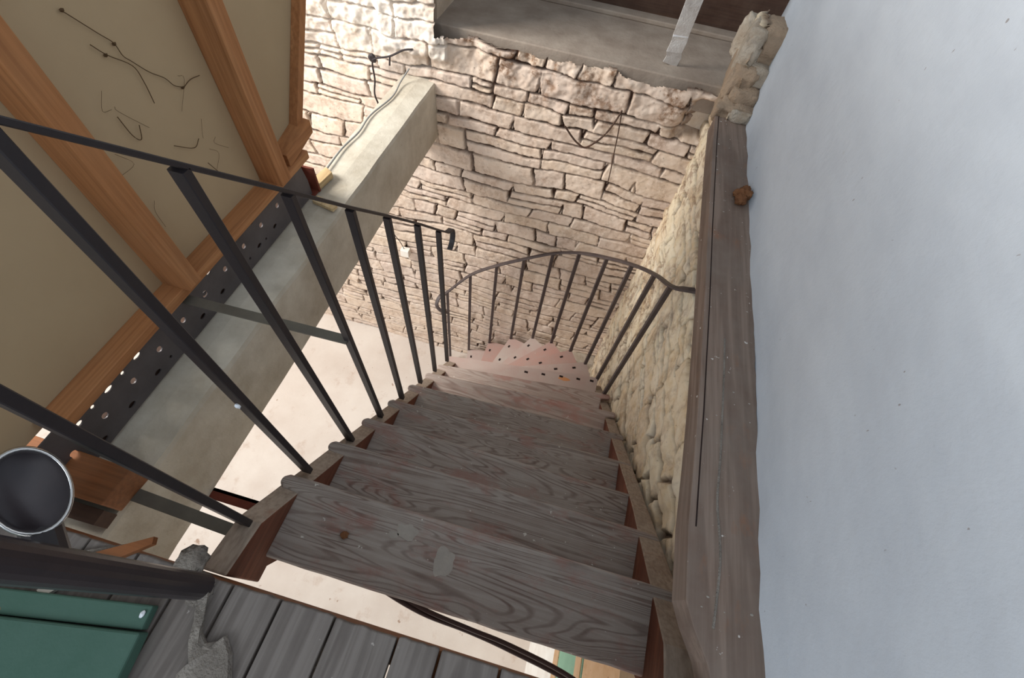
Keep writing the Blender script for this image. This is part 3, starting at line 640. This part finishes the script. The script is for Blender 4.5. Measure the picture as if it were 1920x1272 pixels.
# ------------------------------------------------------------------ things lying on the landing
gp = empty('green_board', (-.75, -.3, 0), 'green painted panelled board lying on the landing in the lower left corner', 'board')
bm = bmesh.new(); prism(bm, [(-1.0, -.19, .004), (-.545, -.118, .004), (-.540, -.155, .004), (-1.0, -.23, .004)], (0, 0, .02)); o = mesh_obj('edge_strip', bm, M['green'], gp); bevel_mod(o, .003)
bm = bmesh.new(); prism(bm, [(-1.0, -.23, .002), (-.535, -.157, .002), (-.515, -.30, .002), (-.50, -.5, .002), (-1.0, -.5, .002)], (0, 0, .030)); o = mesh_obj('panel', bm, M['green'], gp); bevel_mod(o, .004)
bm = bmesh.new(); lump(bm, (-.553, -.134, .026), (.004, .006, .002), 9, .3, 2); mesh_obj('paint_chip', bm, M['paintspot'], gp)
# plaster rubble fragment
bm = bmesh.new()
out = [(-.477, -.066), (-.466, -.100), (-.448, -.135), (-.432, -.146), (-.412, -.138), (-.405, -.128), (-.392, -.140), (-.380, -.150), (-.362, -.180), (-.352, -.22), (-.44, -.22), (-.452, -.20), (-.440, -.182), (-.452, -.165), (-.462, -.150), (-.474, -.120), (-.492, -.085)]
vt = []
for x_, y_ in out: vt.append((x_, y_))
cx_, cy_ = -.43, -.165
ringA = [bm.verts.new((x_, y_, .001)) for x_, y_ in vt]
ringB = [bm.verts.new((x_*.93+cx_*.07, y_*.93+cy_*.07, .011+.005*noise.noise(Vector((x_*60, y_*60, 0))))) for x_, y_ in vt]
ringC = [bm.verts.new((x_*.5+cx_*.5, y_*.5+cy_*.5, .015+.008*noise.noise(Vector((x_*80, y_*80, 3))))) for x_, y_ in vt]
for A_, B_ in ((ringA, ringB), (ringB, ringC)):
    for i in range(len(vt)): bm.faces.new((A_[i], A_[(i+1) % len(vt)], B_[(i+1) % len(vt)], B_[i]))
bm.faces.new(ringC); bm.faces.new(ringA[::-1])
thing('plaster_fragment', bm, M['debris'], 'grey broken piece of plaster lying on the landing planks', 'plaster fragment')
# scraps beside the green board
bm = bmesh.new(); prism(bm, [(-.762, -.150, .001), (-.715, -.092, .001), (-.700, -.098, .001), (-.745, -.158, .001)], (0, 0, .01)); thing('white_wood_strip', bm, M['whiteplastic'], 'narrow whitish strip on the planks behind the green board', 'strip')
bm = bmesh.new(); prism(bm, [(-.735, -.088, .001), (-.625, -.020, .001), (-.62, -.032, .001), (-.672, -.078, .001)], (0, 0, .014)); thing('wood_splinter', bm, M['pine_dark'], 'orange brown splinter of wood on the planks beside the newel post', 'wood splinter')
bm = bmesh.new(); prism(bm, [(-.80, -.105, .001), (-.66, -.04, .001), (-.655, -.052, .001), (-.79, -.135, .001)], (0, 0, .006)); thing('grey_scrap', bm, M['debris'], 'flat grey scrap of mortar on the planks behind the newel post', 'scrap')
bm = bmesh.new()
for i, (x_, y_, z_, a, b, c_) in enumerate(((-.540, -.045, -.004, .030, .032, .010), (-.50, -.078, .000, .026, .024, .008))): lump(bm, (x_, y_, z_), (a, b, c_), i+20, .45, 3, 2.5)
thing('mortar_lump', bm, M['debris'], 'grey mortar smeared over the head of the left stair string', 'mortar', smooth=True)
bm = bmesh.new()
for i, (x_, y_, a) in enumerate(((.49, -.03, .03), (.53, .0, .03), (.44, -.05, .026))): lump(bm, (x_, y_, -.03), (a, a, .03), i+40, .4, 3, 2.5)
thing('mortar_lump', bm, M['debris'], 'grey mortar heap at the head of the right stair string', 'mortar', smooth=True)
bm = bmesh.new(); lump(bm, (-.352, .100, -.250), (.010, .009, .006), 5, .5, 3, 3); thing('dirt_clod', bm, M['clay'], 'tiny yellowish clod of dirt on the uppermost tread', 'clod', smooth=True)
for o in list(bpy.data.objects):
    if '_w' in o: del o['_w']
